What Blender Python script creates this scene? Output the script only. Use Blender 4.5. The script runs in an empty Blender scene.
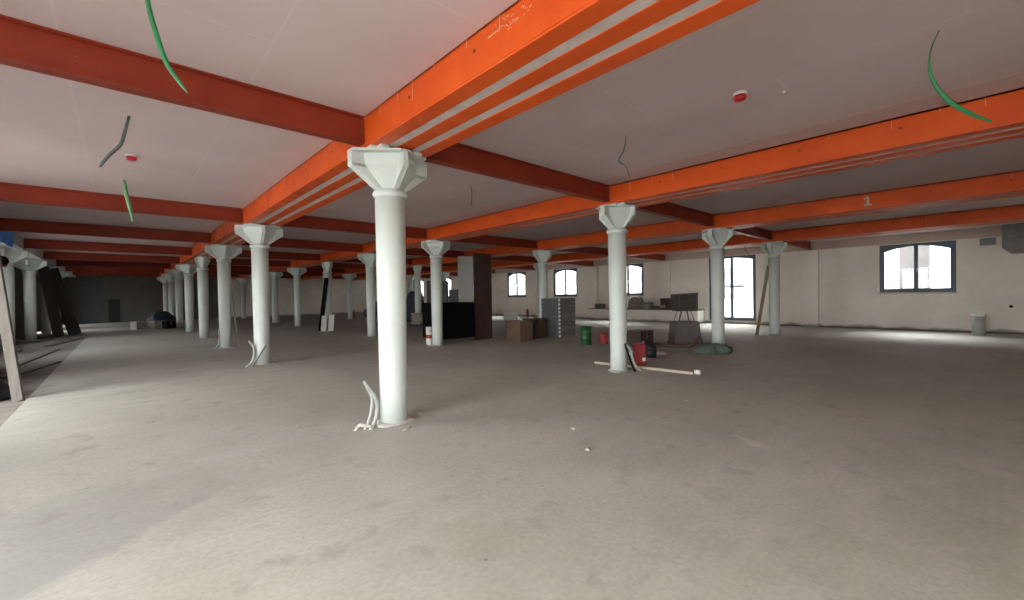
import bpy, bmesh, math, random
from mathutils import Vector, Matrix
random.seed(7)
S = bpy.context.scene
COL = S.collection
PI = math.pi

# ------------------------------------------------------------------ dimensions
# X runs towards the window wall, Y runs away along the girders, Z is up.
XW = 19.05                      # inner face of the window wall
XL = -5.65                      # inner face of the left wall
YF = -6.8                       # wall behind the camera
YB = 37.0                       # far wall
HC = 3.55                       # ceiling
ZB = 3.20                       # underside of the triple girders
BAYS = [0, 6.48, 11.15, 15.82, 20.49, 25.16, 29.83, 34.5]
ROWX = {'L': -5.03, 'A': 0.0, 'B': 4.763, 'C': 9.525, 'D': 14.288}

# ------------------------------------------------------------------ materials
def new_mat(name):
    m = bpy.data.materials.new(name); m.use_nodes = True
    nt = m.node_tree
    return m, nt, nt.nodes['Principled BSDF']

def N(nt, typ, **kw):
    n = nt.nodes.new(typ)
    for k, v in kw.items():
        if k.startswith('i_'):
            n.inputs[k[2:].replace('_', ' ')].default_value = v
        else:
            setattr(n, k, v)
    return n

def mixcol(nt, fac, a, b, blend='MIX'):
    n = nt.nodes.new('ShaderNodeMix'); n.data_type = 'RGBA'; n.blend_type = blend
    for sock, v in ((0, fac), (6, a), (7, b)):
        if isinstance(v, bpy.types.NodeSocket): nt.links.new(v, n.inputs[sock])
        elif isinstance(v, (int, float)): n.inputs[sock].default_value = v
        else: n.inputs[sock].default_value = (*v, 1)
    return n.outputs[2]

def ramp(nt, src, p0, p1, v0=0., v1=1.):
    r = nt.nodes.new('ShaderNodeMapRange'); r.clamp = True
    r.inputs[1].default_value = p0; r.inputs[2].default_value = p1
    r.inputs[3].default_value = v0; r.inputs[4].default_value = v1
    nt.links.new(src, r.inputs[0]); return r.outputs[0]

def noise(nt, scale, detail=4, coord=None, rough=.55, stretch=None):
    if coord is None:
        g = nt.nodes.new('ShaderNodeNewGeometry'); coord = g.outputs['Position']
    if stretch:
        mp = nt.nodes.new('ShaderNodeMapping'); mp.inputs['Scale'].default_value = stretch
        nt.links.new(coord, mp.inputs[0]); coord = mp.outputs[0]
    n = nt.nodes.new('ShaderNodeTexNoise'); n.inputs['Scale'].default_value = scale
    n.inputs['Detail'].default_value = detail; n.inputs['Roughness'].default_value = rough
    nt.links.new(coord, n.inputs['Vector']); return n.outputs['Fac']

def math_(nt, op, a, b=None, c=None):
    n = nt.nodes.new('ShaderNodeMath'); n.operation = op
    for i, v in enumerate((a, b, c)):
        if v is None: continue
        if isinstance(v, bpy.types.NodeSocket): nt.links.new(v, n.inputs[i])
        else: n.inputs[i].default_value = v
    return n.outputs[0]

def simple(name, col, rough=.6, var=.12, scale=6., metal=0., bump=0.0, spec=.5, dark=None):
    m, nt, b = new_mat(name)
    f = ramp(nt, noise(nt, scale), .3, .7)
    d = dark or tuple(c * (1 - var * 2) for c in col)
    nt.links.new(mixcol(nt, f, d, col), b.inputs['Base Color'])
    b.inputs['Roughness'].default_value = rough
    b.inputs['Metallic'].default_value = metal
    b.inputs['Specular IOR Level'].default_value = spec
    if bump:
        bp = nt.nodes.new('ShaderNodeBump'); bp.inputs['Strength'].default_value = bump
        bp.inputs['Distance'].default_value = .02
        nt.links.new(noise(nt, scale * 6, 5), bp.inputs['Height'])
        nt.links.new(bp.outputs[0], b.inputs['Normal'])
    return m

def mat_floor():
    m, nt, b = new_mat('screed')
    g = nt.nodes.new('ShaderNodeNewGeometry'); pos = g.outputs['Position']
    sep = nt.nodes.new('ShaderNodeSeparateXYZ'); nt.links.new(pos, sep.inputs[0])
    big = noise(nt, .35, 5, pos, .6)
    med = noise(nt, 1.6, 6, pos, .65)
    fine = noise(nt, 28, 4, pos, .6)
    c = mixcol(nt, ramp(nt, big, .35, .65), (.345, .342, .29), (.445, .443, .385))
    c = mixcol(nt, ramp(nt, med, .42, .72, 0, .7), c, (.51, .49, .445))
    c = mixcol(nt, ramp(nt, noise(nt, 3.1, 5, pos), .57, .70, 0, .42), c, (.235, .22, .19))
    c = mixcol(nt, ramp(nt, fine, .35, .7, 0, .38), c, (.23, .215, .185))
    # trowel sweeps
    sw = noise(nt, 1.1, 5, pos, .6, (.5, 3.2, 1))
    c = mixcol(nt, ramp(nt, sw, .5, .72, 0, .3), c, (.50, .475, .43))
    # damp bluish-grey patch by the foreground
    wob = math_(nt, 'MULTIPLY', math_(nt, 'SUBTRACT', noise(nt, 2.2, 5, pos), .5), 1.1)
    yy = math_(nt, 'ADD', sep.outputs[1], wob)
    xx = math_(nt, 'ADD', sep.outputs[0], wob)
    t = math_(nt, 'SUBTRACT', yy, math_(nt, 'MULTIPLY', math_(nt, 'ADD', xx, 2.4), .8))
    mk = math_(nt, 'MULTIPLY', math_(nt, 'MULTIPLY', ramp(nt, t, -1.23, -1.10), ramp(nt, yy, .2, -.7)), ramp(nt, xx, -1.4, -2.1))
    c = mixcol(nt, math_(nt, 'MULTIPLY', mk, .42), c, (.215, .215, .215))
    # pale plaster smear trodden into the screed
    dx = math_(nt, 'DIVIDE', math_(nt, 'SUBTRACT', xx, 2.2), .10); dy = math_(nt, 'DIVIDE', math_(nt, 'SUBTRACT', sep.outputs[1], -3.22), .22)
    rr = math_(nt, 'ADD', math_(nt, 'MULTIPLY', dx, dx), math_(nt, 'MULTIPLY', dy, dy))
    c = mixcol(nt, ramp(nt, rr, 1.2, .2, 0, .5), c, (.58, .56, .51))
    # small dark specks and pits
    v = nt.nodes.new('ShaderNodeTexVoronoi'); v.inputs['Scale'].default_value = 2.3
    nt.links.new(pos, v.inputs['Vector'])
    sp = ramp(nt, v.outputs['Distance'], .035, .02)
    c = mixcol(nt, math_(nt, 'MULTIPLY', sp, .6), c, (.10, .09, .08))
    nt.links.new(c, b.inputs['Base Color'])
    nt.links.new(ramp(nt, med, .3, .7, .62, .85), b.inputs['Roughness'])
    b.inputs['Specular IOR Level'].default_value = .35
    bp = nt.nodes.new('ShaderNodeBump'); bp.inputs['Strength'].default_value = .2; bp.inputs['Distance'].default_value = .015
    nt.links.new(math_(nt, 'ADD', math_(nt, 'MULTIPLY', med, 1.0), math_(nt, 'MULTIPLY', fine, .25)), bp.inputs['Height'])
    nt.links.new(bp.outputs[0], b.inputs['Normal'])
    return m

def mat_ceiling():
    m, nt, b = new_mat('fireboard')
    g = nt.nodes.new('ShaderNodeNewGeometry'); pos = g.outputs['Position']
    big = noise(nt, .5, 4, pos)
    c = mixcol(nt, ramp(nt, big, .3, .7), (.54, .425, .415), (.62, .51, .50))
    c = mixcol(nt, ramp(nt, noise(nt, 2.5, 5, pos), .55, .75, 0, .35), c, (.62, .56, .55))
    br = nt.nodes.new('ShaderNodeTexBrick'); br.inputs['Scale'].default_value = 1
    br.inputs['Brick Width'].default_value = 2.5; br.inputs['Row Height'].default_value = 1.25
    br.inputs['Mortar Size'].default_value = .012; br.inputs['Mortar Smooth'].default_value = .6
    br.inputs['Color1'].default_value = (0, 0, 0, 1); br.inputs['Color2'].default_value = (0, 0, 0, 1)
    br.inputs['Mortar'].default_value = (1, 1, 1, 1)
    mp = nt.nodes.new('ShaderNodeMapping'); mp.inputs['Rotation'].default_value = (0, 0, PI / 2)
    mp.inputs['Location'].default_value = (.3, 0.21, 0)
    nt.links.new(pos, mp.inputs[0]); nt.links.new(mp.outputs[0], br.inputs['Vector'])
    c = mixcol(nt, math_(nt, 'MULTIPLY', br.outputs['Color'], .28), c, (.70, .63, .61))
    sep = nt.nodes.new('ShaderNodeSeparateXYZ'); nt.links.new(pos, sep.inputs[0])
    jx = math_(nt, 'ABSOLUTE', math_(nt, 'SUBTRACT', math_(nt, 'ADD', sep.outputs[0], math_(nt, 'MULTIPLY', noise(nt, 6, 3, pos), .02)), 3.97))
    c = mixcol(nt, ramp(nt, jx, .011, .004, 0, .8), c, (.72, .64, .62))
    inb = math_(nt, 'MULTIPLY', ramp(nt, sep.outputs[0], 3.96, 3.97), ramp(nt, sep.outputs[0], 4.6, 4.5))
    c = mixcol(nt, math_(nt, 'MULTIPLY', inb, .5), c, (.52, .36, .33))
    v = nt.nodes.new('ShaderNodeTexVoronoi'); v.inputs['Scale'].default_value = 3.2
    nt.links.new(pos, v.inputs['Vector'])
    c = mixcol(nt, math_(nt, 'MULTIPLY', ramp(nt, v.outputs['Distance'], .035, .02), .5), c, (.33, .27, .25))
    nt.links.new(c, b.inputs['Base Color']); b.inputs['Roughness'].default_value = .9
    b.inputs['Specular IOR Level'].default_value = .2
    return m

def mat_wall(name, base, dirt):
    m, nt, b = new_mat(name)
    g = nt.nodes.new('ShaderNodeNewGeometry'); pos = g.outputs['Position']
    sep = nt.nodes.new('ShaderNodeSeparateXYZ'); nt.links.new(pos, sep.inputs[0])
    c = mixcol(nt, ramp(nt, noise(nt, .8, 6, pos, .65), .35, .7), tuple(x * .84 for x in base), base)
    c = mixcol(nt, ramp(nt, noise(nt, 2.6, 6, pos, .7), .58, .72, 0, .5), c, dirt)
    # ragged darker line along the foot
    zz = math_(nt, 'ADD', sep.outputs[2], math_(nt, 'MULTIPLY', math_(nt, 'SUBTRACT', noise(nt, 1.7, 6, pos), .5), .35))
    c = mixcol(nt, ramp(nt, zz, .14, .05, 0, .75), c, (.13, .12, .11))
    nt.links.new(c, b.inputs['Base Color']); b.inputs['Roughness'].default_value = .92
    b.inputs['Specular IOR Level'].default_value = .2
    bp = nt.nodes.new('ShaderNodeBump'); bp.inputs['Strength'].default_value = .4; bp.inputs['Distance'].default_value = .02
    nt.links.new(noise(nt, 5, 6, pos, .7), bp.inputs['Height']); nt.links.new(bp.outputs[0], b.inputs['Normal'])
    return m

def mat_paint(name, col, dull, rough=.42, spec=.5):
    m, nt, b = new_mat(name)
    g = nt.nodes.new('ShaderNodeNewGeometry'); pos = g.outputs['Position']
    c = mixcol(nt, ramp(nt, noise(nt, 1.3, 6, pos, .65), .35, .68), dull, col)
    c = mixcol(nt, ramp(nt, noise(nt, 9, 5, pos, .7), .66, .74, 0, .5), c, tuple(min(1, x * .6 + .15) for x in col))
    nt.links.new(c, b.inputs['Base Color'])
    b.inputs['Specular IOR Level'].default_value = spec
    nt.links.new(ramp(nt, noise(nt, 4, 4, pos), .3, .7, rough - .08, rough + .15), b.inputs['Roughness'])
    return m

def mat_wood(name, a, bcol, scale=14):
    m, nt, b = new_mat(name)
    tc = nt.nodes.new('ShaderNodeTexCoord')
    f = noise(nt, scale, 6, tc.outputs['Object'], .6, (1, 1, .08))
    nt.links.new(mixcol(nt, ramp(nt, f, .3, .7), a, bcol), b.inputs['Base Color'])
    b.inputs['Roughness'].default_value = .8
    return m

def mat_glass():
    m = bpy.data.materials.new('window_glass'); m.use_nodes = True
    nt = m.node_tree; nt.nodes.clear()
    o = nt.nodes.new('ShaderNodeOutputMaterial'); mx = nt.nodes.new('ShaderNodeMixShader')
    t = nt.nodes.new('ShaderNodeBsdfTransparent'); t.inputs[0].default_value = (.93, .97, 1, 1)
    gl = nt.nodes.new('ShaderNodeBsdfGlossy'); gl.inputs['Roughness'].default_value = .03
    fr = nt.nodes.new('ShaderNodeFresnel'); fr.inputs[0].default_value = 1.4
    nt.links.new(ramp(nt, fr.outputs[0], 0, 1, 0, .6), mx.inputs[0])
    nt.links.new(t.outputs[0], mx.inputs[1]); nt.links.new(gl.outputs[0], mx.inputs[2])
    nt.links.new(mx.outputs[0], o.inputs[0])
    return m

M = {}
M['floor'] = mat_floor()
M['subfloor'] = simple('subfloor_rubble', (.24, .215, .185), .95, .2, 3, bump=.6)
M['ceiling'] = mat_ceiling()
M['wall'] = mat_wall('limewash', (.85, .81, .735), (.70, .65, .575))
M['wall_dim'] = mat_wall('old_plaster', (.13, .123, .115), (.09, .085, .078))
M['band'] = mat_wall('pink_plaster', (.62, .50, .45), (.45, .36, .32))
M['orange'] = mat_paint('red_lead_paint', (.70, .100, .010), (.58, .072, .008), .45, .28)
M['strip'] = simple('grey_grout', (.60, .52, .49), .9, .12, 7)
M['chalk'] = simple('plaster_streak', (.74, .33, .20), .9, .1, 20)
M['chalkmark'] = simple('chalk_line', (.64, .52, .47), .9, .1, 20)
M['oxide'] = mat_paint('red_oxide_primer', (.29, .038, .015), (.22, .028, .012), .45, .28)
M['palelit'] = mat_paint('daylit_grey', (.50, .53, .54), (.38, .40, .41), .5, .4)  # daylight on the left girder, put into a pale paint colour
M['bolt'] = simple('bolt_hole', (.17, .035, .015), .7)
M['white'] = mat_paint('white_column_paint', (.61, .675, .635), (.55, .605, .57), .5, .4)
M['mortar'] = simple('mortar_foot', (.55, .53, .48), .95, .15, 9, bump=.5)
M['frame'] = simple('blue_grey_frame', (.085, .125, .18), .5, .1)
M['glass'] = mat_glass()
M['stone'] = simple('sill_stone', (.55, .52, .47), .85, .12, 5)
M['green'] = simple('green_conduit', (.035, .23, .085), .5, .1, 10)
M['palegreen'] = simple('pale_green_conduit', (.16, .38, .18), .5, .1, 10)
M['greycable'] = simple('grey_cable', (.12, .14, .13), .6, .1, 10)
M['redmetal'] = simple('red_enamel', (.26, .008, .012), .4, .12)
M['red'] = simple('red_plastic', (.55, .012, .022), .35, .08)
M['darkred'] = simple('faded_red_plastic', (.36, .045, .05), .5, .12)
M['whiteplastic'] = simple('white_plastic', (.75, .75, .72), .5, .06)
M['conduit'] = simple('pale_grey_conduit', (.42, .445, .41), .5, .1, 12)
M['black'] = simple('black_sheet', (.004, .004, .0045), .8, .1, 5, spec=.08)
M['brown'] = simple('brown_board', (.075, .034, .024), .7, .2, 3)
M['plaster'] = simple('plasterboard', (.60, .61, .58), .85, .06, 4)
M['card'] = simple('cardboard', (.13, .082, .052), .85, .12, 5)
M['darkcard'] = simple('dark_cardboard', (.065, .042, .032), .85, .12, 5)
M['tape'] = simple('parcel_tape', (.16, .105, .065), .4, .05, 5)
M['crate'] = simple('grey_crate', (.115, .12, .125), .6, .12, 6)
M['taupe'] = simple('taupe_board', (.20, .18, .15), .8, .1, 6)
M['barrelgreen'] = simple('green_plastic', (.014, .09, .03), .45, .1)
M['wood'] = mat_wood('raw_timber', (.30, .235, .165), (.43, .345, .25))
M['palewood'] = mat_wood('pale_batten', (.36, .31, .25), (.45, .40, .33))
M['greywood'] = mat_wood('shade_dark_plank', (.075, .066, .055), (.12, .106, .09))  # the leaning plank's shaded face is put into this dark colour
M['darkwood'] = mat_wood('dark_board', (.075, .068, .06), (.115, .103, .092))
M['steel'] = simple('dull_steel', (.20, .20, .195), .5, .15, 12, metal=.6)
M['blue'] = simple('blue_tarpaulin', (.03, .27, .80), .5, .12, 5)
M['navy'] = simple('dark_blue_tarpaulin', (.018, .032, .055), .6, .2, 5)
M['teal'] = simple('dark_teal_enamel', (.012, .032, .036), .5, .1)
M['cabinet'] = simple('slate_enamel', (.075, .085, .09), .6, .1)
M['bag'] = simple('cement_bag', (.33, .30, .25), .9, .15, 6)
M['blackbag'] = simple('black_bin_bag', (.012, .014, .020), .35, .1, 6)
M['net'] = simple('green_netting', (.12, .165, .14), .85, .3, 24)
M['hose'] = simple('rust_hose', (.10, .05, .038), .6, .15, 10)
M['concrete'] = simple('concrete_block', (.42, .40, .355), .95, .15, 7, bump=.4)
M['greytub'] = simple('grey_tub', (.15, .13, .115), .75, .15, 5)
M['crateboard'] = simple('dark_crate_board', (.085, .07, .055), .85, .25, 6)
M['plate'] = simple('grey_sheet_steel', (.19, .20, .205), .55, .1, 5)
M['door'] = simple('black_door', (.012, .013, .013), .6, .1)
M['roller'] = simple('blue_grey_door', (.07, .088, .092), .65, .12)
M['asphalt'] = simple('yard_paving', (.21, .205, .195), .95, .1, 2)
M['bouncepaving'] = simple('bounce_paving', (.42, .41, .39), .95, .1, 2)
M['facade'] = simple('pale_facade', (.78, .76, .72), .9, .06, 1)
M['brickpier'] = simple('weathered_pier', (.10, .095, .09), .9, .15, 2)
M['label'] = simple('paper_label', (.70, .68, .64), .7, .05)
M['yellow'] = simple('yellow_plastic', (.5, .38, .06), .5)

# ------------------------------------------------------------------ mesh helpers
class MB:
    def __init__(s): s.bm = bmesh.new()
    def _mi(s, faces, mi):
        for f in faces: f.material_index = mi
    def box(s, a, b, mi=0, bevel=0, mat=None):
        a, b = Vector(a), Vector(b)
        r = bmesh.ops.create_cube(s.bm, size=1)
        vs = r['verts']; sz = b - a; c = (a + b) / 2
        for v in vs: v.co = Vector((v.co.x * sz.x, v.co.y * sz.y, v.co.z * sz.z)) + c
        fs = list({f for v in vs for f in v.link_faces})
        s._mi(fs, mi)
        if bevel:
            es = list({e for v in vs for e in v.link_edges})
            r = bmesh.ops.bevel(s.bm, geom=es, offset=bevel, segments=2, affect='EDGES', profile=.5, material=mi)
            vs = [v for v in r['verts']]
            s._mi(r['faces'], mi)
            vs = list({v for f in r['faces'] for v in f.verts} | {v for v in vs})
        if mat is not None:
            for v in vs: v.co = mat @ v.co
        return s
    def lathe(s, prof, seg=24, mi=0, mat=None, smooth=True):
        rings = []
        for r, z in prof:
            if r < 1e-5: rings.append([s.bm.verts.new((0, 0, z))])
            else: rings.append([s.bm.verts.new((r * math.cos(2 * PI * k / seg), r * math.sin(2 * PI * k / seg), z)) for k in range(seg)])
        for i in range(len(rings) - 1):
            A, B = rings[i], rings[i + 1]
            for k in range(seg):
                k2 = (k + 1) % seg
                if len(A) == 1 and len(B) == 1: continue
                if len(A) == 1: f = s.bm.faces.new((A[0], B[k2], B[k]))
                elif len(B) == 1: f = s.bm.faces.new((A[k], A[k2], B[0]))
                else: f = s.bm.faces.new((A[k], A[k2], B[k2], B[k]))
                f.smooth = smooth; f.material_index = mi
        for R, rev in ((rings[0], True), (rings[-1], False)):
            if len(R) > 1:
                f = s.bm.faces.new(R[::-1] if rev else R); f.material_index = mi
        if mat is not None:
            for R in rings:
                for v in R: v.co = mat @ v.co
        return s
    def tube(s, pts, r, seg=10, mi=0, smooth_path=True):
        pts = [Vector(p) for p in pts]
        rad = r if isinstance(r, (list, tuple)) else [r] * len(pts)
        if smooth_path and len(pts) > 2:
            out, orad = [], []
            for i in range(len(pts) - 1):
                p0 = pts[max(i - 1, 0)]; p1 = pts[i]; p2 = pts[i + 1]; p3 = pts[min(i + 2, len(pts) - 1)]
                for k in range(5):
                    t = k / 5
                    out.append(.5 * ((2 * p1) + (p2 - p0) * t + (2 * p0 - 5 * p1 + 4 * p2 - p3) * t * t + (3 * p1 - p0 - 3 * p2 + p3) * t ** 3))
                    orad.append(rad[i] * (1 - t) + rad[i + 1] * t)
            out.append(pts[-1]); orad.append(rad[-1]); pts, rad = out, orad
        rings = []; up = Vector((0.31, .2, .93))
        for i, p in enumerate(pts):
            d = (pts[min(i + 1, len(pts) - 1)] - pts[max(i - 1, 0)]).normalized()
            x = d.cross(up)
            if x.length < .05: x = d.cross(Vector((1, 0, 0)))
            x.normalize(); y = d.cross(x).normalized(); up = -y if False else up
            rings.append([s.bm.verts.new(p + rad[i] * (math.cos(2 * PI * k / seg) * x + math.sin(2 * PI * k / seg) * y)) for k in range(seg)])
        for i in range(len(rings) - 1):
            for k in range(seg):
                f = s.bm.faces.new((rings[i][k], rings[i][(k + 1) % seg], rings[i + 1][(k + 1) % seg], rings[i + 1][k]))
                f.smooth = True; f.material_index = mi
        for R in (rings[0][::-1], rings[-1]):
            f = s.bm.faces.new(R); f.material_index = mi
        return s
    def prism(s, poly, axis, a, b, mi=0):
        # poly: 2-D outline; axis 'x','y','z' is the extrusion axis
        def P(u, v, w):
            return {'x': (w, u, v), 'y': (u, w, v), 'z': (u, v, w)}[axis]
        A = [s.bm.verts.new(P(u, v, a)) for u, v in poly]
        B = [s.bm.verts.new(P(u, v, b)) for u, v in poly]
        n = len(poly); fs = [s.bm.faces.new(A), s.bm.faces.new(B[::-1])]
        for i in range(n): fs.append(s.bm.faces.new((A[i], B[i], B[(i + 1) % n], A[(i + 1) % n])))
        s._mi(fs, mi); return s
    def bar(s, p, q, w, t, mi=0, roll=None, bevel=0):
        p, q = Vector(p), Vector(q); d = q - p; L = d.length; z = d.normalized()
        ref = Vector(roll) if roll else Vector((0, 0, 1))
        x = ref - z * ref.dot(z)
        if x.length < .02: x = Vector((1, 0, 0)) - z * z.x
        x.normalize(); y = z.cross(x)
        mt = Matrix(((x.x, y.x, z.x, p.x), (x.y, y.y, z.y, p.y), (x.z, y.z, z.z, p.z), (0, 0, 0, 1)))
        return s.box((-w / 2, -t / 2, 0), (w / 2, t / 2, L), mi, bevel, mt)
    def heap(s, rx, ry, h, seed=0, mi=0, rough=.18, n=22, rings=9, flat=1.):
        rnd = random.Random(seed); ph = [rnd.uniform(0, 6.28) for _ in range(8)]
        R = []
        for i in range(rings):
            t = i / (rings - 1)
            row = []
            for k in range(n):
                a = 2 * PI * k / n
                wob = 1 + rough * (math.sin(2 * a + ph[0] + t * 2) * .5 + math.sin(3 * a + ph[1] - t * 3) * .4 + math.sin(5 * a + ph[2]) * .3 + rnd.uniform(-.25, .25))
                rr = math.cos(t * PI / 2) ** flat * wob if i < rings - 1 else 0.02
                z = h * math.sin(t * PI / 2) * (1 + rough * .4 * math.sin(3 * a + ph[3]) * (1 - t) + rough * rnd.uniform(-.15, .15) * (t > 0))
                row.append(s.bm.verts.new((rx * rr * math.cos(a), ry * rr * math.sin(a), max(0, z))))
            R.append(row)
        for i in range(rings - 1):
            for k in range(n):
                f = s.bm.faces.new((R[i][k], R[i][(k + 1) % n], R[i + 1][(k + 1) % n], R[i + 1][k])); f.smooth = True; f.material_index = mi
        s.bm.faces.new(R[0][::-1]); s.bm.faces.new(R[-1])
        return s
    def build(s, name, mats, parent=None, loc=None, rot=None):
        bmesh.ops.recalc_face_normals(s.bm, faces=s.bm.faces)
        me = bpy.data.meshes.new(name); s.bm.to_mesh(me); s.bm.free()
        for m in (mats if isinstance(mats, (list, tuple)) else [mats]): me.materials.append(m)
        o = bpy.data.objects.new(name, me); COL.objects.link(o)
        if parent: o.parent = parent
        if loc: o.location = loc
        if rot: o.rotation_euler = rot
        return o

def tag(o, label, cat, group=None, kind=None):
    o['label'] = label; o['category'] = cat
    if group: o['group'] = group
    if kind: o['kind'] = kind
    return o
def empty(name, loc, label, cat, group=None, rz=0):
    o = bpy.data.objects.new(name, None); COL.objects.link(o)
    o.location = loc; o.rotation_euler = (0, 0, rz); o.empty_display_size = .2
    return tag(o, label, cat, group)
def struct(o, label=None, cat=None):
    o['kind'] = 'structure'
    if label: o['label'] = label
    if cat: o['category'] = cat
    return o
def copy_tree(src, loc, label, group=None, rz=None):
    r = src.copy(); COL.objects.link(r); r.location = loc; r['label'] = label
    if rz is not None: r.rotation_euler = (0, 0, rz)
    if group: r['group'] = group
    for ch in list(src.children):
        c = ch.copy(); COL.objects.link(c); c.parent = r
        for g in list(ch.children):
            d = g.copy(); COL.objects.link(d); d.parent = c
    return r

ORD = ['first', 'second', 'third', 'fourth', 'fifth', 'sixth', 'seventh', 'eighth', 'ninth', 'tenth']

# ------------------------------------------------------------------ room shell
o = MB().box((-3.5, YF - .4, -.3), (XW + .45, YB + .4, 0)).box((XL - .45, 21.2, -.3), (-3.5, YB + .4, 0)).build('floor', M['floor'])
struct(o, 'dusty grey screed floor of the hall', 'floor')
o = MB().box((XL - .45, YF - .4, -.3), (-3.5, 21.2, -.035)).build('floor_lower', M['subfloor'])
struct(o, 'rough lower floor strip along the left wall', 'floor')
o = MB().box((XL - .45, YF - .4, HC), (XW + .45, YB + .4, HC + 9)).build('ceiling', M['ceiling'])  # box runs on upward as unseen storeys, added to shade the yards
struct(o, 'pinkish grey plasterboard ceiling', 'ceiling')

WT = .45
def wall_with_openings(name, mat, axis, pos, out, lo, hi, ops, label, ztop=HC):
    """axis 'x': wall plane at x=pos spanning y lo..hi; out is +1/-1 to the outside. ops: (c, halfwidth, z0, z1, rise)"""
    b = MB(); a0, a1 = sorted((pos, pos + out * WT))
    def bx(u0, u1, z0, z1):
        if u1 - u0 < 1e-4 or z1 - z0 < 1e-4: return
        if axis == 'x': b.box((a0, u0, z0), (a1, u1, z1))
        else: b.box((u0, a0, z0), (u1, a1, z1))
    cur = lo
    for c, hw, z0, z1, rise in sorted(ops):
        bx(cur, c - hw, -.3, ztop)
        bx(c - hw, c + hw, -.3, z0)
        if rise:
            n = 12; poly = [(c - hw, ztop), (c - hw, z1 - rise)]
            for k in range(1, n): 
                u = -1 + 2 * k / n
                poly.append((c + u * hw, z1 - rise * u * u))
            poly += [(c + hw, z1 - rise), (c + hw, ztop)]
            b.prism(poly, axis, a0, a1)
        else: bx(c - hw, c + hw, z1, ztop)
        cur = c + hw
    bx(cur, hi, -.3, ztop)
    o = b.build(name, mat); struct(o, label, 'wall'); return o

CENT = [-3.24, 3.24, 8.815, 13.485, 18.155, 22.825, 27.495, 32.165]
right_ops = []
for i, c in enumerate(CENT):
    if i == 1: right_ops.append((c - .08, 1.06, .16, 3.22, 0))
    else: right_ops.append((c, 1.02, 1.40, 3.20, 0))
wall_with_openings('wall_right', M['wall'], 'x', XW, 1, YF, YB, right_ops, 'cream limewashed window wall on the right')
left_ops = [(-5.3, 1.1, .3, 3.45, 0), (-2.2, 1.6, .3, 3.45, 0), (4.1, 1.5, -.03, 3.45, 0), (13.4, 1.0, 1.3, 3.3, 0), (18.2, .9, 1.5, 3.3, 0), (27.0, .6, -.03, 2.4, 0), (33.6, .6, -.03, 2.3, 0)]
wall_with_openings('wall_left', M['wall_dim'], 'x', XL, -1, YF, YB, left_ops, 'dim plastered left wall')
front_ops = [(-2.6, .9, 0.0, 2.1, 0)]
wall_with_openings('wall_front', M['wall'], 'y', YF, -1, XL - WT, XW + WT, front_ops, 'plastered wall behind the camera')
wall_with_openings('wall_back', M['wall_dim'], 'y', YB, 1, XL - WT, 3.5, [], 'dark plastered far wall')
wall_with_openings('wall_back_light', M['wall'], 'y', YB, 1, 3.5, XW + WT, [], 'cream plastered far wall')

# pilasters, band and foot on the window wall
for i, y in enumerate(BAYS):
    o = MB().box((XW - .13, y - .30, 0), (XW, y + .30, 3.2), bevel=.01).build('trim_%d' % (i + 1), M['wall'])
    struct(o, None, None)
o = MB().box((XW - .06, YF, 3.22), (XW, YB, HC)).build('trim_band', M['band']); struct(o)
o = MB().box((XW - .035, YF, 0), (XW, 1.9, .05)).box((XW - .035, 4.4, 0), (XW, YB, .05)).build('baseboard_right', M['wall_dim']); struct(o)

# windows with arched dark frames
def window_frame(i, yc, hw, z0, z1, rise, transom=None):
    x0, x1 = XW + .07, XW + .15
    f = MB(); fw = .085
    f.box((x0, yc - hw, z0), (x1, yc - hw + fw, z1)); f.box((x0, yc + hw - fw, z0), (x1, yc + hw, z1))
    f.box((x0, yc - hw + fw, z0), (x1, yc + hw - fw, z0 + fw))
    n = 14; w = hw - fw
    poly = [(yc - w, z1), (yc - w, z1 - .09 - rise)]
    for k in range(1, n):
        u = -1 + 2 * k / n; poly.append((yc + u * w, z1 - .09 - rise * u * u))
    poly += [(yc + w, z1 - .09 - rise), (yc + w, z1)]
    f.prism(poly, 'x', x0, x1)
    fo = f.build('window_%d' % (i + 1), M['frame']); struct(fo, None, None)
    for sgn in (-1, 1):
        c = MB(); a, b = (yc + sgn * .0, yc + sgn * w); a, b = min(a, b), max(a, b); t = .058
        xa, xb = XW + .055, XW + .115
        c.box((xa, a, z0 + fw), (xb, a + t, z1 - .085 - (rise if sgn < 0 else 0))); c.box((xa, b - t, z0 + fw), (xb, b, z1 - .085 - (rise if sgn > 0 else 0)))
        c.box((xa, a + t, z0 + fw), (xb, b - t, z0 + fw + t))
        if transom: c.box((xa, a + t, transom - .025), (xb, b - t, transom + .025))
        co = c.build('casement', M['frame'], fo)
        MB().box((XW + .08, a + t * .5, z0 + fw + t * .5), (XW + .088, b - t * .5, z1 - .06)).build('pane', M['glass'], co)
    MB().box((XW + .02, yc - .035, (z0 + z1) / 2 - .15), (XW + .05, yc - .01, (z0 + z1) / 2 + .0)).build('window_handle', M['whiteplastic'], fo)
    s = MB().box((XW - .03, yc - hw - .04, z0 - .05), (XW + .30, yc + hw + .04, z0 - .001), bevel=.008).build('window_sill', M['stone'], fo)
    return fo
for i, (c, hw, z0, z1, r) in enumerate(right_ops):
    w = window_frame(i, c, hw, z0, z1, .2 if i != 1 else .14, 1.78 if i == 1 else None)
    tag(w, ['wide arched blue-grey window in the right wall nearest the camera', 'tall glazed double door with arched panes in the right wall',
        'arched window behind the column beside the red canister', 'arched window above the grey crate stack',
        'arched window left of the grey crate stack', 'arched window behind the brown board panel',
        'arched window behind the black stack', 'small bright arched window above the blue tarpaulin heap'][i], 'window' if i != 1 else 'door', None, 'structure')

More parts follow.
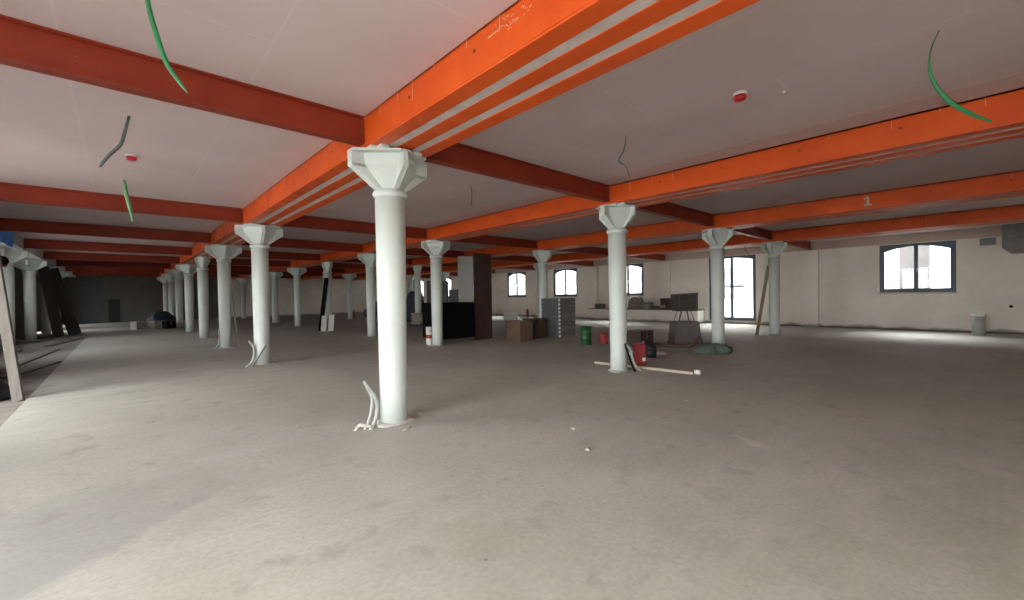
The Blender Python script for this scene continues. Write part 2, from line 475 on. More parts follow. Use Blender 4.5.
# plain frames of the openings that light the hall from the left and from behind
k = 9
for (c, hw, z0, z1, r) in left_ops[:5]:
    b = MB(); x0, x1 = XL - .2, XL - .12
    for u in (c - hw, c - .04, c + hw - .08): b.box((x0, u, max(z0, 0)), (x1, u + .08, z1))
    b.box((x0, c - hw, z1 - .08), (x1, c + hw, z1))
    struct(b.build('window_%d' % k, M['frame'])); k += 1
for (c, hw, z0, z1, r) in front_ops:
    b = MB(); y0, y1 = YF - .2, YF - .12
    for u in (c - hw, c - .04, c + hw - .08): b.box((u, y0, z0), (u + .08, y1, z1))
    b.box((c - hw, y0, z1 - .08), (c + hw, y1, z1))
    struct(b.build('window_%d' % k, M['frame'])); k += 1

# far doors
b = MB().box((-3.05, YB - .04, 0), (-2.45, YB - .002, 1.65)); b.box((-2.55, YB - .07, .78), (-2.5, YB - .04, .86))
o = b.build('door_1', M['door']); struct(o, 'small black door in the dark far wall', 'door')
b = MB()
for q in range(9): b.box((-4.5, YB - .05 - .012 * (q % 2), .36 * q), (-3.38, YB - .002, .36 * (q + 1) - .01))
o = b.build('door_2', M['roller']); struct(o, 'tall blue-grey door in the dark far wall', 'door')

# ------------------------------------------------------------------ columns
def make_column(loc, label, group, wide=.485):
    e = empty('iron_column', loc, label, 'column', group)
    MB().lathe([(.157, 0), (.158, .4), (.170, 1.6), (.176, 2.70)], 32).build('shaft', M['white'], e)
    MB().lathe([(.176, 2.68), (.196, 2.692), (.202, 2.715), (.196, 2.74), (.18, 2.75), (.18, 2.765)], 32).build('collar', M['white'], e)
    c = MB()
    def fin(half, axis, t):
        n = 6; pr = [(-.14, 2.74)]
        side = [(.14, 2.74), (half - .06, 2.955)]
        for q in range(n + 1):
            a = -.75 + q / n * .75; side.append((half - .05 + .05 * math.cos(a), 3.02 + .06 * math.sin(a)))
        side += [(half, 3.145)]
        poly = side + [(-u, z) for u, z in side[::-1]]
        c.prism(poly, axis, -t / 2, t / 2)
    fin(wide, 'y', .115); fin(.40, 'x', .065)
    # core flare behind the fins
    c.lathe([(.165, 2.74), (.35, 2.955), (.395, 3.02), (.41, 3.145)], 4, 0, Matrix.Diagonal((wide / .485, .84, 1, 1)), smooth=False)
    bm = c.bm
    bmesh.ops.bevel(bm, geom=[ed for ed in bm.edges if ed.calc_length() > .04], offset=.008, segments=2, affect='EDGES')
    c.build('capital', M['white'], e)
    w, d = wide - .007, .395
    MB().prism([(w, -.075), (w, .075), (.06, d), (-.06, d), (-w, .075), (-w, -.075), (-.06, -d), (.06, -d)], 'z', 3.145, 3.168).build('top_plate', M['white'], e)
    b = MB()
    for sx in ((-.2, .21) if wide > .4 else (-.1, .1)):
        for sy in (-.25, .25): b.box((sx - .05, sy - .06, 3.168), (sx + .05, sy + .06, ZB))
    b.box((-.32 * wide / .485, -.2, 3.168), (.38 * wide / .485, .2, ZB))
    b.build('packing_plate', M['white'], e)
    b = MB(); b.heap(.20, .19, .04, 3, rough=.22, n=26, rings=5, flat=.5); b.build('mortar_collar', M['mortar'], e)
    return e

heads = {'L': 'row along the left wall', 'A': 'row of the large foreground column', 'B': 'row led by the column with the red canister',
         'C': 'row led by the column just left of the glazed door', 'D': 'row led by the column with the leaning plank'}
special = {('A', 0): 'large white iron column in the centre foreground with bent conduits at its foot',
           ('A', 1): 'white iron column left behind the foreground column with two conduits at its foot',
           ('B', 0): 'white iron column beside the red canister and long batten',
           ('B', 1): 'white iron column in front of the black sheeted stack',
           ('B', 3): 'white iron column with a black wedge board leaning on it',
           ('B', 2): 'white iron column in front of the teal tank',
           ('C', 0): 'white iron column just left of the glazed double door',
           ('C', 1): 'grey-white iron column standing behind the grey crate stack',
           ('D', 0): 'grey-white iron column with a timber plank leaning on it',
           ('L', 1): 'white iron column by the left wall just outside the picture, level with the leaning plank',
           ('L', 2): 'white iron column by the left wall at the very picture edge, under the blue tarpaulin',
           ('L', 3): 'white iron column by the left wall beside the dark round lamp',
           ('L', 4): 'white iron column by the left wall just left of the leaning dark boards',
           ('L', 5): 'white iron column by the left wall half hidden behind the leaning dark boards',
           ('L', 6): 'white iron column by the left wall beyond the leaning dark boards'}
proto = None; narrow = None
NV = {'L': range(1, 7), 'A': range(8), 'B': range(8), 'C': range(7), 'D': range(6)}
for r in 'ABCDL':
    for i in NV[r]:
        lab = special.get((r, i), 'white iron column, %s back in the %s' % (ORD[i], heads[r]))
        loc = (ROWX[r], BAYS[i], 0 if r != 'L' else -.0)
        g = 'white iron columns'
        if i == 3 and r in 'ABC':
            if narrow is None: narrow = make_column(loc, lab, g, .24)
            else: copy_tree(narrow, loc, lab, g)
        elif proto is None: proto = make_column(loc, lab, g)
        else: copy_tree(proto, loc, lab, g)
# plinth blocks carrying the left row over the lower floor
for i in [k for k in NV['L'] if BAYS[k] < 21]:
    o = MB().box((ROWX['L'] - .26, BAYS[i] - .26, -.035), (ROWX['L'] + .26, BAYS[i] + .26, 0)).build('trim_plinth', M['subfloor']); struct(o)

# ------------------------------------------------------------------ girders (three steels side by side on every column row)
CENTRES = (-.245, .03, .305)
def girder(r):
    x = ROWX[r]; y0, y1 = YF + .02, YB - .02
    nm = {'L': 'pale grey triple girder along the left column row', 'A': 'orange triple girder resting on the large foreground column',
          'B': 'orange triple girder over the column with the red canister', 'C': 'dark orange triple girder chalked with a numeral one',
          'D': 'orange triple girder nearest the window wall'}[r]
    e = empty('triple_girder', (x, y0, ZB), nm, 'girder', 'triple steel girders')
    L = y1 - y0; H = HC - ZB - .002
    for k, c in enumerate(CENTRES):
        b = MB(); hw = .085
        if k == 1:
            b.box((c - hw, 0, 0), (c + hw, L, .025)); b.box((c - .012, 0, .025), (c + .012, L, H)); b.box((c - hw, 0, H - .02), (c + hw, L, H))
        else:
            s = -1 if k == 0 else 1
            xo = c + s * hw
            b.box((c - hw, 0, 0), (c + hw, L, .022), bevel=.006)
            b.box((min(xo, xo - s * .03), 0, .022), (max(xo, xo - s * .03), L, H))
            b.box((c - hw, 0, H - .02), (c + hw, L, H))
            rnd = random.Random(ord(r) * 3 + k)
            yy = .35
            while yy < L - .2:                      # plaster runs down the face from the ceiling joint
                if rnd.random() < .72 and r != 'L':
                    h = rnd.uniform(.03, .13) * (1.5 if rnd.random() < .2 else 1); w = rnd.uniform(.004, .009)
                    b.box((xo - .002 * (s > 0) - .0025 * (s < 0), yy, H - h), (xo + .0025 * (s > 0) + .002 * (s < 0), yy + w, H - .002), 1)
                yy += rnd.uniform(.22, .5)
            yy = .6
            while yy < L:                           # bolt holes along mid height
                b.lathe([(.016, 0), (.016, .006)], 10, 2, Matrix.Translation((xo - s * .002, yy, .21)) @ Matrix.Rotation(s * PI / 2, 4, 'Y'))
                yy += 1.02
        if r == 'A' and k == 0:                     # scribbled plaster smears near the camera
            rnd = random.Random(5)
            for q in range(26):
                yy = 5.4 + rnd.gauss(0, .28) - y0 * 0 ; zz = H - .05 - abs(rnd.gauss(0, .06))
                yq = -2.55 - y0 + rnd.gauss(0, .12)
                b.bar((xo - .0005, yq, zz), (xo - .0005, yq + rnd.uniform(.01, .05), zz + rnd.uniform(-.02, .03)), .003, rnd.uniform(.003, .009), rnd.choice((1, 1, 3)), roll=(1, 0, 0))
        if r == 'C' and k == 0:                     # chalked numeral 1
            yc = -3.2 - y0; xa, xb = xo - .003, xo + .002
            b.box((xa, yc - .022, .09), (xb, yc + .022, .27), 3)
            b.bar((xo - .001, yc + .0, .262), (xo - .001, yc + .085, .205), .004, .035, 3, roll=(1, 0, 0))
            b.box((xa, yc - .065, .075), (xb, yc + .065, .105), 3)
        b.build('steel_beam', [M['orange'] if r != 'L' else M['palelit'], M['chalk'], M['bolt'], M['chalkmark']], e)
    for c in (-.1075, .1675):
        MB().box((c - .0515, 0, .006), (c + .0515, L, .075)).build('grout_fill', M['strip'], e)
    return e
for r in 'ABCDL': girder(r)

# ------------------------------------------------------------------ cross beams between the girders
def cross_beam(x0, x1, y, label):
    e = empty('cross_beam', (x0, y, 3.245), label, 'beam', 'dark red cross beams')
    L = x1 - x0; H = HC - 3.245 - .002; w = .07
    b = MB(); b.box((0, -w, 0), (L, w, .016)); b.box((0, -.006, .016), (L, .006, H - .014)); b.box((0, -w, H - .014), (L, w, H))
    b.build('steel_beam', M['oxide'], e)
    for xx in (0.0, L - .012):
        c = MB(); c.box((xx, -.065, .02), (xx + .012, .065, H - .03))
        for zz in (.09, .17):
            for s in (-1, 1): c.box((xx + (.012 if xx == 0 else -.012), s * .04 - .012, zz - .012), (xx + (.024 if xx == 0 else 0), s * .04 + .012, zz + .012), 1)
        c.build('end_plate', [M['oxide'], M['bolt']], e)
    return e
protoX = {}
names = ['left wall row', 'foreground column row', 'red canister column row', 'glazed door column row', 'leaning plank column row']
spans = [('L', 'A', 'between the left wall row and the foreground column row'),
         ('A', 'B', 'between the foreground column row and the red canister row'),
         ('B', 'C', 'between the red canister row and the glazed door row'),
         ('C', 'D', 'between the glazed door row and the leaning plank row'),
         ('D', 'W', 'between the leaning plank row and the window wall')]
for a, c, d in spans:
    x0 = ROWX[a] + .392; x1 = ROWX[c] - .332 if c != 'W' else XW
    for i, y in enumerate(BAYS):
        lab = 'dark red cross beam %s, %s from the camera' % (d, ORD[i])
        if i == 0: p = cross_beam(x0, x1, y, lab)
        else: copy_tree(p, (x0, y, 3.245), lab)

# ------------------------------------------------------------------ ceiling fittings
def detector(loc, label):
    e = empty('smoke_detector', loc, label, 'smoke detector', 'red-capped ceiling detectors')
    MB().lathe([(.0, -.028), (.062, -.028), (.066, -.012), (.066, 0)][::-1], 24).build('base', M['whiteplastic'], e)
    MB().lathe([(.058, -.026), (.060, -.055), (.050, -.075), (.0, -.082)], 24).build('dust_cap', M['red'], e)
    return e
detector((2.34, -3.10, HC), 'red-capped detector on the ceiling right of the foreground girder')
detector((-2.25, 3.27, HC), 'red-capped detector on the bright ceiling at left')

def cable(name, pts, rad, mat, label, tip=None):
    b = MB(); n = len(pts)
    b.tube(pts, rad, 10); o = b.build(name, mat); tag(o, label, 'cable', 'cables hanging from the ceiling'); return o
cable('hanging_conduit', [(-2.24, -1.09, 3.56), (-2.23, -1.1, 3.43), (-2.2, -1.13, 3.26), (-2.15, -1.18, 3.05), (-2.09, -1.24, 2.92), (-2.05, -1.27, 2.85)],
      [.014, .015, .016, .015, .012, .003], M['green'], 'long curved green conduit hanging in front of the upper left cross beam')
cable('hanging_conduit', [(-2.32, 5.0, 3.56), (-2.3, 4.97, 3.35), (-2.26, 4.94, 3.11), (-2.22, 4.89, 2.84)],
      [.02, .03, .028, .012], M['palegreen'], 'short pale green conduit hanging left of the foreground column row')
cable('hanging_cable', [(-2.29, 1.6, 3.56), (-2.33, 1.63, 3.37), (-2.37, 1.66, 3.23), (-2.47, 1.75, 3.11), (-2.54, 1.81, 2.99)],
      [.012, .016, .018, .018, .012], M['greycable'], 'kinked dark grey cable hanging from the bright ceiling at left')
cable('hanging_conduit', [(2.42, -4.55, 3.56), (2.35, -4.5, 3.38), (2.35, -4.5, 3.19), (2.44, -4.58, 3.01), (2.56, -4.69, 2.9), (2.7, -4.82, 2.82)],
      [.004, .005, .012, .017, .017, .008], M['green'], 'curved green conduit hanging at the upper right before the long girder')
cable('hanging_cable', [(2.48, -1.67, 3.56), (2.45, -1.65, 3.37), (2.4, -1.6, 3.23), (2.46, -1.66, 3.16), (2.51, -1.7, 3.0)],
      [.006, .01, .012, .008, .006], M['greycable'], 'thin dark cable hanging above the column with the red canister')
cable('hanging_cable', [(2.4, 1.56, 3.56), (2.41, 1.55, 3.35), (2.39, 1.56, 3.14)],
      [.006, .008, .006], M['greycable'], 'short thin cable hanging just right of the foreground capital')
cable('hanging_cable', [(17.0, 1.86, 3.56), (17.0, 1.86, 3.4), (17.0, 1.8, 3.2), (17.0, 1.70, 3.05)],
      .012, M['greycable'], 'small curled cable hanging above the glazed door')
o = MB().lathe([(.02, 0), (.012, -.03), (0, -.035)], 10).build('ceiling_hook', M['chalkmark'], loc=(2.62, -3.42, HC)); tag(o, 'tiny pale plaster stub on the ceiling right of the detector', 'hook')

# ------------------------------------------------------------------ conduits at the column feet
def conduits(name, lines, loc, label, mat=None):
    e = empty(name, loc, label, 'conduit', 'conduits rising at column feet')
    for pts, r, m in lines:
        b = MB(); b.tube(pts, r, 10); b.build('conduit', m, e)
    return e
conduits('floor_conduits', [
    ([(-.06, -.03, -.02), (.02, .0, .08), (.06, .02, .22), (.03, .02, .36), (-.05, .03, .48), (-.085, .04, .55)], [.022, .023, .022, .022, .020, .016], M['conduit']),
    ([(-.10, .02, -.02), (-.04, .03, .08), (.0, .04, .20), (.01, .04, .34), (-.04, .05, .46), (-.07, .06, .53)], [.018, .019, .019, .019, .018, .015], M['conduit']),
    ([(-.19, .06, -.01), (-.14, .05, .05), (-.10, .02, .045), (-.03, -.03, .03)], .02, M['mortar'])],
    (-.28, -.04, 0), 'two bent pale conduits rising left of the foreground column foot')
conduits('floor_conduits', [
    ([(-.12, -.05, -.02), (.0, .0, .07), (.06, .02, .25), (.05, .02, .42), (-.04, .02, .56)], [.028, .03, .028, .026, .018], M['conduit']),
    ([(.0, -.06, -.02), (.10, -.06, .12), (.20, -.09, .32), (.27, -.12, .44)], .016, M['greycable'])],
    (-.24, 6.36, 0), 'pale conduit and dark cable at the foot of the second foreground-row column')
conduits('floor_conduits', [([(-.25, 0, -.02), (-.1, 0, .06), (-.02, .0, .3), (-.03, 0, .6)], .02, M['conduit'])],
    (-.16, 11.02, 0), 'short pale conduit at the foot of the third foreground-row column')
conduits('floor_conduits', [
    ([(.32, -.12, -.02), (.2, -.08, .06), (.10, -.05, .22), (.04, -.03, .42), (-.03, 0, .52)], [.024] * 5, M['conduit']),
    ([(.24, -.02, -.02), (.14, .0, .1), (.10, .0, .3), (.10, .0, .50)], .018, M['greycable']),
    ([(.10, -.10, -.02), (.04, -.06, .14), (-.04, -.02, .38), (-.10, .0, .55)], .016, M['black'])],
    (4.76, -.21, 0), 'pale and black cables sprouting at the foot of the column with the red canister')

# ------------------------------------------------------------------ objects on the right half of the hall
def carton(loc, sx, sy, h, mat, label, rz=0, group='cartons on the floor'):
    e = empty('carton', loc, label, 'box', group, rz)
    MB().box((0, 0, 0), (sx, sy, h - .012), bevel=.008).build('body', mat, e)
    b = MB(); b.box((0.004, .004, h - .012), (sx / 2 - .003, sy - .004, h)); b.box((sx / 2 + .003, .004, h - .012), (sx - .004, sy - .004, h)); b.build('flap', mat, e)
    b = MB(); b.box((sx / 2 - .03, -.002, h - .2), (sx / 2 + .03, .002, h + .001)); b.box((sx / 2 - .03, 0, h - .001), (sx / 2 + .03, sy, h + .003)); b.build('tape', M['tape'], e)
    return e
carton((7.06, 5.20, 0), .58, .66, .66, M['card'], 'brown carton standing left of the grey crate stack')
carton((8.02, 5.48, 0), .62, .60, .68, M['darkcard'], 'darker brown carton tucked beside the grey crate stack', .04)
carton((8.10, 1.50, 0), .58, .55, .46, M['darkcard'], 'brown carton behind the red canister', -.1)

# grey crates in a stack with pale corner blocks
def crate(z, label):
    e = empty('flat_crate', (8.83, 5.06, z), label, 'crate', 'stacked grey crates')
    h = .138
    b = MB(); b.box((0.0, 0.02, .004), (.85, .87, h - .004), bevel=.006)
    b.build('body', M['crate'], e)
    MB().box((.03, -.0, .006), (.86, .019, h - .006), bevel=.004).build('front_panel', M['taupe'], e)
    MB().box((-.025, -.02, .03), (.03, .03, h - .03), bevel=.006).build('corner_block', M['whiteplastic'], e)
    return e
pc = None
for i in range(10):
    lab = 'flat grey crate, ' + ('lowest' if i == 0 else 'topmost' if i == 9 else ORD[i] + ' from the floor') + ' of the stack beside the cartons'
    if pc is None: pc = crate(0, lab)
    else: copy_tree(pc, (8.83, 5.06, .138 * i), lab)

# green drum
def drum(loc, r, h, mat, label, name, cat, group=None, handle=True):
    e = empty(name, loc, label, cat, group)
    MB().lathe([(r * .93, 0), (r * .95, .02), (r * .97, h * .33), (r * 1.02, h * .35), (r * .98, h * .38), (r * .99, h * .66), (r * 1.03, h * .68), (r, h * .71), (r, h * .96)], 26).build('body', mat, e)
    MB().lathe([(r * 1.05, h * .93), (r * 1.05, h), (r * .9, h + .004), (r * .88, h - .012), (0, h - .012)], 26).build('lid', mat, e)
    if handle:
        b = MB(); b.tube([(r, 0, h * .9), (r * .75, -r * .72, h * .82), (0, -r * 1.06, h * .74), (-r * .75, -r * .72, h * .82), (-r, 0, h * .9)], .006, 6); b.build('bail_handle', M['steel'], e)
    return e
drum((7.83, 3.16, 0), .17, .54, M['barrelgreen'], 'green plastic drum on the floor right of the grey crates', 'plastic_drum', 'drum')
drum((8.42, 2.95, 0), .15, .31, M['darkred'], 'faded red bucket behind the column with the red canister', 'plastic_bucket', 'bucket')
e = drum((4.70, 6.85, 0), .10, .55, M['whiteplastic'], 'tall white tub standing left of the column by the black stack', 'plastic_tub', 'tub')
MB().lathe([(.0995, .2), (.1005, .32)], 26).build('paper_label', M['darkred'], e)

# red canister
e = empty('fuel_canister', (5.60, .04, 0), 'red metal canister standing beside the second white column', 'canister', None, -.83)
MB().box((-.125, -.085, 0), (.125, .085, .45), bevel=.03).build('body', M['redmetal'], e)
b = MB(); b.box((-.09, -.014, .455), (.02, .014, .475), bevel=.005); b.box((-.09, -.012, .44), (-.07, .012, .46)); b.box((0, -.012, .44), (.02, .012, .46)); b.build('handle', M['darkred'], e)
MB().lathe([(.032, .445), (.032, .49), (.022, .495), (.022, .51), (0, .512)], 16, 0, Matrix.Translation((.075, 0, 0))).build('cap', M['greytub'], e)
MB().box((.035, -.0865, .10), (.105, -.0845, .17)).build('paper_label', M['label'], e)
# black bucket-like lump behind the canister
e = drum((6.75, .42, 0), .12, .28, M['blackbag'], 'black bucket on the floor behind the red canister', 'builders_bucket', 'bucket')

b = MB(); b.bar((5.15, .86, .025), (5.32, -1.22, .022), .055, .028, bevel=.004)
o = b.build('timber_batten', M['palewood']); tag(o, 'long pale batten lying on the floor by the red canister', 'batten')
o.location = (0, 0, 0)
b = MB(); b.lathe([(.045, 0), (.045, .09), (.03, .1), (0, .1)], 16, 0, Matrix.Translation((5.36, -1.235, .047)) @ Matrix.Rotation(PI / 2, 4, 'X') @ Matrix.Rotation(.1, 4, 'Y'))
o = b.build('pipe_cap', M['whiteplastic']); tag(o, 'white pipe cap lying at the end of the long batten', 'cap')

# hose with coiled end
b = MB()
pts = [(8.74, 1.45, .045), (8.72, 1.0, .05), (8.9, .6, .06), (8.95, .42, .12), (8.9, .32, .25), (8.85, .22, .32), (8.78, .15, .25), (8.7, .14, .12), (8.5, .1, .045), (8.0, .0, .045), (7.6, -.2, .045)]
b.tube(pts, .042, 12); o = b.build('suction_hose', M['hose']); tag(o, 'dark rust-brown hose curling up before the upturned tub', 'hose')
b = MB(); b.heap(.36, .50, .09, 12, rough=.3, flat=.6); o = b.build('plastic_sheet', M['plaster'], loc=(7.15, .80, 0), rot=(0, 0, .5)); tag(o, 'crumpled pale plastic sheet on the floor beside the hose', 'plastic sheet')
b = MB(); b.heap(.36, .30, .24, 21, rough=.5, n=34, rings=12, flat=.8); o = b.build('safety_netting', M['net'], loc=(8.33, -.30, 0), rot=(0, 0, -.7)); tag(o, 'crumpled heap of grey-green netting before the glazed-door column', 'netting')

# tub, stool and crate stacked up in front of the window wall
def Rz(a): return Matrix.Rotation(a, 4, 'Z')
AZ = -.74
e = empty('mortar_tub', (9.98, 1.16, 0), 'upturned grey-brown mortar tub beneath the trestle stool', 'tub', None, AZ)
b = MB(); b.prism([(-.40, 0), (.40, 0), (.33, .66), (-.33, .66)], 'y', -.28, .28); b.build('body', M['greytub'], e)
MB().box((-.42, -.31, 0), (.42, .31, .05), bevel=.01).build('rim', M['greytub'], e)
e = empty('trestle_stool', (9.98, 1.16, .664), 'spindly steel trestle stool standing on the upturned tub', 'stool', None, AZ)
for sx in (-1, 1):
    for sy in (-1, 1):
        b = MB(); b.bar((sx * (.24 if sx < 0 else .22), sy * .2, 0), (sx * .14, sy * .14, .30), .03, .03); b.build('leg', M['steel'], e)
MB().box((-.28, -.2, .30), (.28, .2, .33), bevel=.006).build('seat', M['darkwood'], e)
e = empty('wooden_crate', (9.98, 1.16, .99), 'dark open crate perched on the trestle stool', 'crate', None, AZ)
b = MB(); b.box((-.31, -.24, 0), (.31, .24, .03)); b.box((-.31, -.24, .03), (.31, -.22, .48)); b.box((-.31, .22, .03), (.31, .24, .48))
b.box((-.31, -.22, .03), (-.29, .22, .48)); b.box((.29, -.22, .03), (.31, .22, .48)); b.build('body', M['crateboard'], e)
b = MB(); b.bar((-.33, -.25, .46), (.31, -.25, .49), .05, .02); b.bar((-.26, -.25, .03), (-.24, -.25, .47), .06, .02, roll=(1, 0, 0)); b.bar((.27, -.25, .03), (.27, -.25, .47), .06, .02, roll=(1, 0, 0)); b.build('batten', M['darkwood'], e)
b = MB(); b.heap(.22, .17, .2, 8); ob = b.build('rubble_bag', M['bag'], loc=(9.98, 1.16, 1.02)); tag(ob, 'lumpy rubble bag inside the dark crate on the stool', 'bag')

# masonry bench along the window wall and the things on it
b = MB(); b.box((18.28, 4.45, 0), (XW - .002, 11.0, .62), bevel=.01); o = b.build('masonry_bench', M['wall']); 
tag(o, 'low cream plastered bench along the right wall', 'bench')
MB().box((18.24, 4.42, .62), (XW - .001, 11.03, .665)).build('bench_top', M['taupe'], o)
ZT = .665
b = MB(); b.heap(.30, .52, .70, 31, rough=.25, n=26, flat=.55); o = b.build('tarpaulin_heap', M['taupe'], loc=(18.66, 8.05, ZT)); tag(o, 'dark grey covered heap on the bench under the window', 'heap')
def smallbox(name, loc, s, mat, label, lidmat=None, cat='box'):
    e = empty(name, loc, label, cat, 'things lying on the bench')
    MB().box((-s[0] / 2, -s[1] / 2, 0), (s[0] / 2, s[1] / 2, s[2] * .8), bevel=.008).build('body', mat, e)
    MB().box((-s[0] / 2 - .008, -s[1] / 2 - .008, s[2] * .8), (s[0] / 2 + .008, s[1] / 2 + .008, s[2]), bevel=.008).build('lid', lidmat or mat, e)
    return e
smallbox('storage_box', (18.6, 7.26, ZT), (.4, .40, .36), M['bag'], 'pale grey box with dark lid on the bench', M['crate'])
smallbox('tool_case', (18.6, 6.72, ZT), (.36, .44, .17), M['darkwood'], 'flat dark case on the bench between grey box and brown carton', None, 'case')
e = smallbox('cut_carton', (18.6, 6.12, ZT), (.45, .66, .58), M['darkcard'], 'tall dark brown carton at the right end of the bench', M['darkcard'])
MB().box((-.24, .05, .08), (-.232, .35, .24)).build('paper_label', M['bag'], e)
smallbox('tool_case', (18.6, 10.4, ZT), (.36, .5, .27), M['darkwood'], 'small dark box at the left end of the bench', None, 'box')

# plank leaning on the row D column
b = MB(); b.bar((13.90, .44, .0), (14.165, .135, 2.40), .11, .03, roll=(.74, -.67, 0), bevel=.004)
o = b.build('timber_plank', M['wood']); tag(o, 'narrow timber plank leaning on the column right of the glazed door', 'plank')

# white tube bin by the window wall
e = empty('waste_tube', (18.1, -4.78, 0), 'pale grey cylinder with white cap standing at the right wall', 'bin')
MB().lathe([(.15, 0), (.155, .02), (.155, .62)], 28).build('body', M['conduit'], e)
MB().lathe([(.168, .60), (.17, .66), (.15, .685), (0, .69)], 28).build('lid', M['whiteplastic'], e)
# grey sheet duct in the corner and junction box
e = empty('duct_hood', (18.75, -6.02, 2.62), 'grey sheet metal duct hood high on the right wall', 'duct')
MB().prism([(-.72, .2), (-.6, 0), (.5, 0), (.72, .2), (.72, .925), (-.72, .925)], 'x', -.15, .25).build('casing', M['plate'], e)
MB().box((-.19, -.72, .45), (-.151, .72, .50)).build('flange', M['steel'], e)
e = empty('junction_box', (18.98, -4.99, 2.95), 'small grey junction box high on the right wall', 'junction box')
MB().box((0, -.18, 0), (.069, .18, .24), bevel=.01).build('body', M['plate'], e)
MB().box((-.012, -.15, .03), (0, .15, .21), bevel=.004).build('cover', M['steel'], e)
b = MB(); b.lathe([(.045, 0), (.04, .05), (0, .06)], 14, 0, Matrix.Rotation(-PI / 2, 4, 'Y')); o = b.build('wall_stub', M['black'], loc=(XW, -5.5, .9)); tag(o, 'small dark pipe stub low on the right wall', 'pipe stub')

# ------------------------------------------------------------------ black stack, panels and machines in the middle
e = empty('sheeted_pallet', (5.14, 6.70, 0), 'large black sheeted stack behind the middle white column', 'pallet stack')
MB().box((0, 0, .125), (1.28, 1.3, 1.30), bevel=.02).build('wrapped_load', M['black'], e)
b = MB()
for yy in (.05, .6, 1.15): b.box((.03, yy, .0), (1.25, yy + .1, .10))
b.box((.02, .02, .10), (1.26, 1.28, .12)); b.build('pallet', M['darkwood'], e)
e = empty('board_panel', (6.45, 6.78, 0), 'tall dark brown board panel right of the black stack', 'panel', None, .12)
MB().box((0, 0, 0), (.86, .035, 2.98), bevel=.004).build('board', M['brown'], e)
b = MB()
for xx in (.05, .72): b.box((xx, .035, 0), (xx + .07, .10, 2.9))
b.build('batten', M['darkwood'], e)
for xx in (.1, .7): MB().box((xx, .10, 0), (xx + .06, .8, .05)).build('foot', M['darkwood'], e)
e = empty('plasterboard_sheet', (6.98, 8.45, 0), 'white plasterboard sheet upright behind the black stack', 'panel', None, -.2)
MB().box((0, 0, 0), (.62, .03, 3.02), bevel=.003).build('board', M['plaster'], e)
MB().box((0.1, .03, 0), (.17, .09, 2.9)).build('batten', M['darkwood'], e)

def cabinet(loc, w, d, h, label, rz=AZ):
    e = empty('steel_cabinet', loc, label, 'cabinet', 'slate cabinets behind the black stack', rz)
    MB().box((-w / 2, 0, .06), (w / 2, d, h), bevel=.01).build('body', M['cabinet'], e)
    f = MB().box((-w / 2 + .03, -.02, .1), (w / 2 - .03, 0, h - .04), bevel=.004).build('door', M['cabinet'], e)
    MB().box((w / 2 - .10, -.05, h * .5), (w / 2 - .08, -.02, h * .5 + .14)).build('handle', M['steel'], f)
    MB().box((-w / 2 + .02, .02, 0), (w / 2 - .02, d - .02, .06)).build('plinth', M['black'], e)
    return e
cabinet((9.95, 13.95, 0), .36, .5, 2.30, 'tall narrow slate cabinet just right of the middle white column')
cabinet((10.45, 13.75, 0), .52, .5, 1.88, 'medium slate cabinet right of the tall narrow one')
cabinet((10.95, 13.3, 0), .34, .5, 2.02, 'narrow dark slate cabinet left of the white plasterboard')
cabinet((9.6, 14.75, 0), .30, .45, 2.35, 'slim slate cabinet left of the middle white column')

b = MB(); b.heap(.62, .5, 1.85, 41, rough=.13, n=26, rings=12, flat=.42); o = b.build('covered_machine', M['navy'], loc=(11.1, 18.8, 0)); tag(o, 'machine under dark blue cover beneath the small bright window', 'machine')
for q, (x, y, rz) in enumerate([(8.15, 16.7, .3), (9.0, 14.6, .2)]):
    e = empty('cement_pallet', (x, y, 0), ['stack of cement bags left of the middle white column', 'cement bag stack tight behind the middle white column'][q], 'bag stack', 'cement bags on pallets', rz)
    b = MB()
    for yy in (-.35, 0, .35): b.box((-.45, yy - .05, 0), (.45, yy + .05, .1))
    b.box((-.45, -.4, .1), (.45, .4, .125)); b.build('pallet', M['darkwood'], e)
    rnd = random.Random(q)
    for k in range(4):
        b = MB(); b.box((-.40 + rnd.uniform(-.04, .04), -.36, .125 + .14 * k), (.38 + rnd.uniform(-.04, .04), .36, .262 + .14 * k), bevel=.045); b.build('bag', M['bag'], e)

# compressor tank far left of centre
e = empty('air_compressor', (8.55, 19.3, 0), 'dark teal compressor tank behind the second-row column', 'compressor', None, AZ)
mt = Matrix.Translation((-.55, 0, .62)) @ Matrix.Rotation(PI / 2, 4, 'Y')
MB().lathe([(0, 0), (.14, .02), (.24, .08), (.29, .2), (.29, .95), (.24, 1.07), (.14, 1.13), (0, 1.15)], 26, 0, mt).build('tank', M['teal'], e)
MB().box((.12, -.24, .88), (.75, .24, 1.30), bevel=.03).build('motor_housing', M['teal'], e)
for sx in (-.3, .3):
    for sy in (-.2, .2):
        MB().box((sx - .03, sy - .03, 0), (sx + .03, sy + .03, .40)).build('leg', M['steel'], e)

